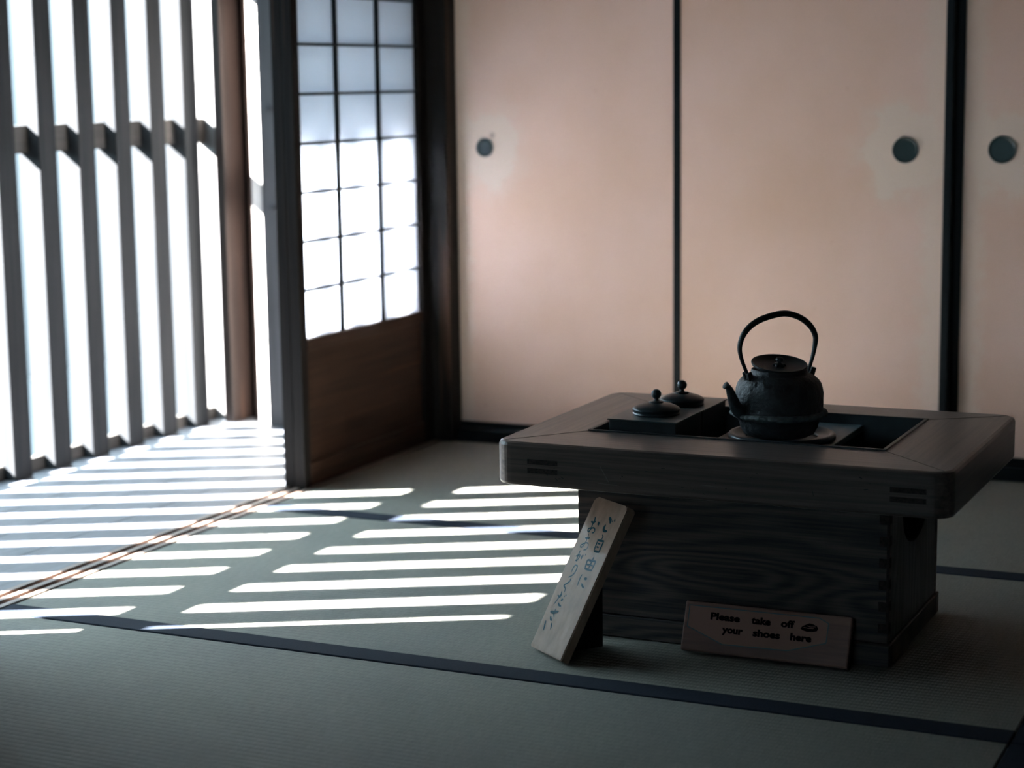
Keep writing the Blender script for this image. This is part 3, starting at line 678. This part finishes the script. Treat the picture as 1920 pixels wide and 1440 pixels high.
def brush(bm, pts, wd, k):
    P = [Vector((x / 1000, y / 1000, 0)) for x, y in pts]
    if len(P) > 2: P = spline([(p.x, p.y, 0) for p in P], 6)
    else: P = [P[0].lerp(P[1], t / 6) for t in range(7)]
    n = len(P); z = .00035 + .00001 * k; L = []; Rr = []
    w0 = wd / 1000 / 2 * 1.5
    for i, p in enumerate(P):
        t = (P[min(i + 1, n - 1)] - P[max(i - 1, 0)]).normalized(); s = Vector((-t.y, t.x, 0))
        e = i / (n - 1); ww = w0 * (.75 + .35 * math.sin(math.pi * e * .9 + .3)) * (.55 if i in (0, n - 1) else 1)
        L.append(bm.verts.new(s3(*(p + s * ww).xy, z))); Rr.append(bm.verts.new(s3(*(p - s * ww).xy, z)))
    for i in range(n - 1): bm.faces.new((L[i], Rr[i], Rr[i + 1], L[i + 1]))
    # rounded ends
    for idx, sgn in ((0, -1), (n - 1, 1)):
        t = (P[min(idx + 1, n - 1)] - P[max(idx - 1, 0)]).normalized() * sgn
        tip = bm.verts.new(s3(*(P[idx] + t * w0 * .6).xy, z)); bm.faces.new((L[idx], Rr[idx], tip))
for k, (pts, wd) in enumerate(STROKES): brush(bm, pts, wd, k)
wr = link('brushed_writing', bm, INKB, sg); tag(wr, 'blue-green brushed Japanese characters in two columns')
m, nt, b, out = nodes_of('clear_tape_sheen'); nt.nodes.remove(b)
tp = N(nt, 'ShaderNodeBsdfTransparent'); gl = N(nt, 'ShaderNodeBsdfGlossy', Roughness=.33); mix = N(nt, 'ShaderNodeMixShader'); fr = N(nt, 'ShaderNodeFresnel', IOR=1.45); mix.inputs[0].default_value = .010
nt.nodes.remove(fr); nt.links.new(tp.outputs[0], mix.inputs[1]); nt.links.new(gl.outputs[0], mix.inputs[2]); nt.links.new(mix.outputs[0], out.inputs[0]); TAPE = m
bm = bmesh.new(); prism(bm, [(.0015, .0015), (SW - .0015, .0015), (SW - .0015, .2010), (.050, .1955), (.0150, .236), (.0015, .236)], 'z', .0010, .0012, SM)
tag(link('clear_film', bm, TAPE, sg), 'clear glossy film over the lower part')
# easel foot behind the plaque
bm = bmesh.new()
h = Vector((SN.x, SN.y, 0)).normalized() * -1
U2 = Vector((h.y, -h.x, 0)) * -1
foot_rear = Vector((-1.2535, 3.0640, 0)); wd = .030
base0 = s3(0, 0, -ST); base0.z = 0
# distance of the rear face behind the plaque foot, measured along h
dist = (foot_rear - base0).dot(h)
tl_ = math.atan2(SV.dot(h), SV.z)
hz = (dist - .002) / math.tan(tl_) if tl_ > 0 else .1
lat_ = (foot_rear - base0).dot(SU)
for_pts = []
SUh = Vector((SU.x, SU.y, 0)).normalized()
def e3(a, hh, z): return base0 + SUh * a + h * hh + Vector((0, 0, z))
v = [bm.verts.new(e3(a, hh, z)) for a in (lat_ - wd, lat_) for hh, z in ((.004, .0005), (dist, .0005), (dist, max(.03, hz - .008)))]
bm.faces.new(v[:3]); bm.faces.new(v[3:][::-1])
for i in range(3): bm.faces.new((v[i], v[3 + i], v[3 + (i + 1) % 3], v[(i + 1) % 3]))
link('easel_foot', bm, LACQ, sg)

# ------------------------------------------------------------------ small English sign
EO = Vector((-1.113, 3.078, .0005)); EU = Vector((1, .003, 0)).normalized(); EV = Vector((0, .032, .0785)).normalized(); EN = EU.cross(EV).normalized(); EV = EN.cross(EU)
if EN.y > 0: EN = -EN
EM = Matrix(((EU.x, EV.x, EN.x, EO.x), (EU.y, EV.y, EN.y, EO.y), (EU.z, EV.z, EN.z, EO.z), (0, 0, 0, 1)))
EW, EH, ET = .300, .088, .017
# rear lower edge rests on the mat
es = empty('shoe_notice', (EO.x + EW / 2, EO.y + .01, 0), 'small dark reddish wooden block sign asking to take off shoes', 'sign')
ELIFT = ET * EN.z
EM.translation = Vector((EO.x, EO.y, .0006 + ELIFT))
bm = bmesh.new(); bm_box(bm, 0, EW, 0, EH, -ET, 0, .003, 2, EM)
link('sign_block', bm, wood('reddish_brown_sign_wood', (.13, .07, .055), (.27, .145, .11), 'x', 0.4, 0.5, 60, .2), es)
lab = [(.0085, .080), (.0085, .042), (.018, .039), (.076, .017), (.193, .019), (.259, .039), (.260, .073), (.243, .0805)]
bm = bmesh.new(); prism(bm, lab, 'z', .0002, .0006, EM)
m, nt, b, out = nodes_of('laminated_brown_label'); b.inputs['Base Color'].default_value = (.33, .19, .155, 1); b.inputs['Roughness'].default_value = .25
tag(link('label_sheet', bm, m, es), 'glossy laminated label with cut corners')
bm = bmesh.new()
for a, c in zip(lab, lab[1:] + lab[:1]):
    a, c = Vector((*a, 0)), Vector((*c, 0)); t = (c - a).normalized(); s = Vector((-t.y, t.x, 0)) * .0008
    q = [bm.verts.new(EM @ Vector((p.x, p.y, .0008))) for p in (a - s, a + s, c + s, c - s)]; bm.faces.new(q)
link('label_edge_glint', bm, flat('pale_blue_edge_glint', (.07, .12, .14), .3), es)  # bluish reflections along the film border, painted as thin strips
BLK = flat('black_print', (.002, .002, .003), .9, spec=.03)
def word(txt, x, y, wid, hgt):
    cu = bpy.data.curves.new('lettering', 'FONT'); cu.body = txt; cu.size = 1; cu.offset = .05; cu.resolution_u = 3
    tmp = bpy.data.objects.new('tmp', cu); COL.objects.link(tmp)
    bpy.context.view_layer.update()
    me = bpy.data.meshes.new_from_object(tmp.evaluated_get(bpy.context.evaluated_depsgraph_get()))
    bpy.data.objects.remove(tmp)
    xs = [v.co.x for v in me.vertices]; sx = wid / (max(xs) - min(xs)); mx = min(xs)
    for v in me.vertices: v.co = Vector((x + (v.co.x - mx) * sx, y + v.co.y * hgt, .0010))
    me.transform(EM)
    me.materials.append(BLK)
    o = bpy.data.objects.new('lettering', me); COL.objects.link(o); o.parent = es
    me.transform(Matrix.Translation(-es.location))
for a in (('Please', .049, .0590, .054, .0165), ('take', .1235, .0592, .035, .0165), ('off', .1765, .0592, .0245, .0165),
          ('your', .0725, .0380, .038, .0165), ('shoes', .1285, .0378, .049, .0165), ('here', .1955, .0382, .038, .0165)): word(*a)
# little shoe pictogram
bm = bmesh.new()
sh = [(.2120, .0600), (.2150, .0640), (.2215, .0675), (.2270, .0700), (.2330, .0690), (.2400, .0665), (.2425, .0625), (.2410, .0580), (.2330, .0560), (.2230, .0555), (.2150, .0572)]
prism(bm, sh, 'z', .0007, .0010, EM); link('shoe_pictogram', bm, BLK, es)
bm = bmesh.new()
for pts_ in ([(.2230, .0655), (.2290, .0640), (.2380, .0650)], [(.2170, .0620), (.2260, .0612), (.2350, .0618)]):
    for a, c in zip(pts_, pts_[1:]):
        a, c = Vector((*a, 0)), Vector((*c, 0)); t = (c - a).normalized(); s = Vector((-t.y, t.x, 0)) * .0005
        bm.faces.new([bm.verts.new(EM @ Vector((p.x, p.y, .0012))) for p in (a - s, a + s, c + s, c - s)])
link('pictogram_line', bm, m, es)
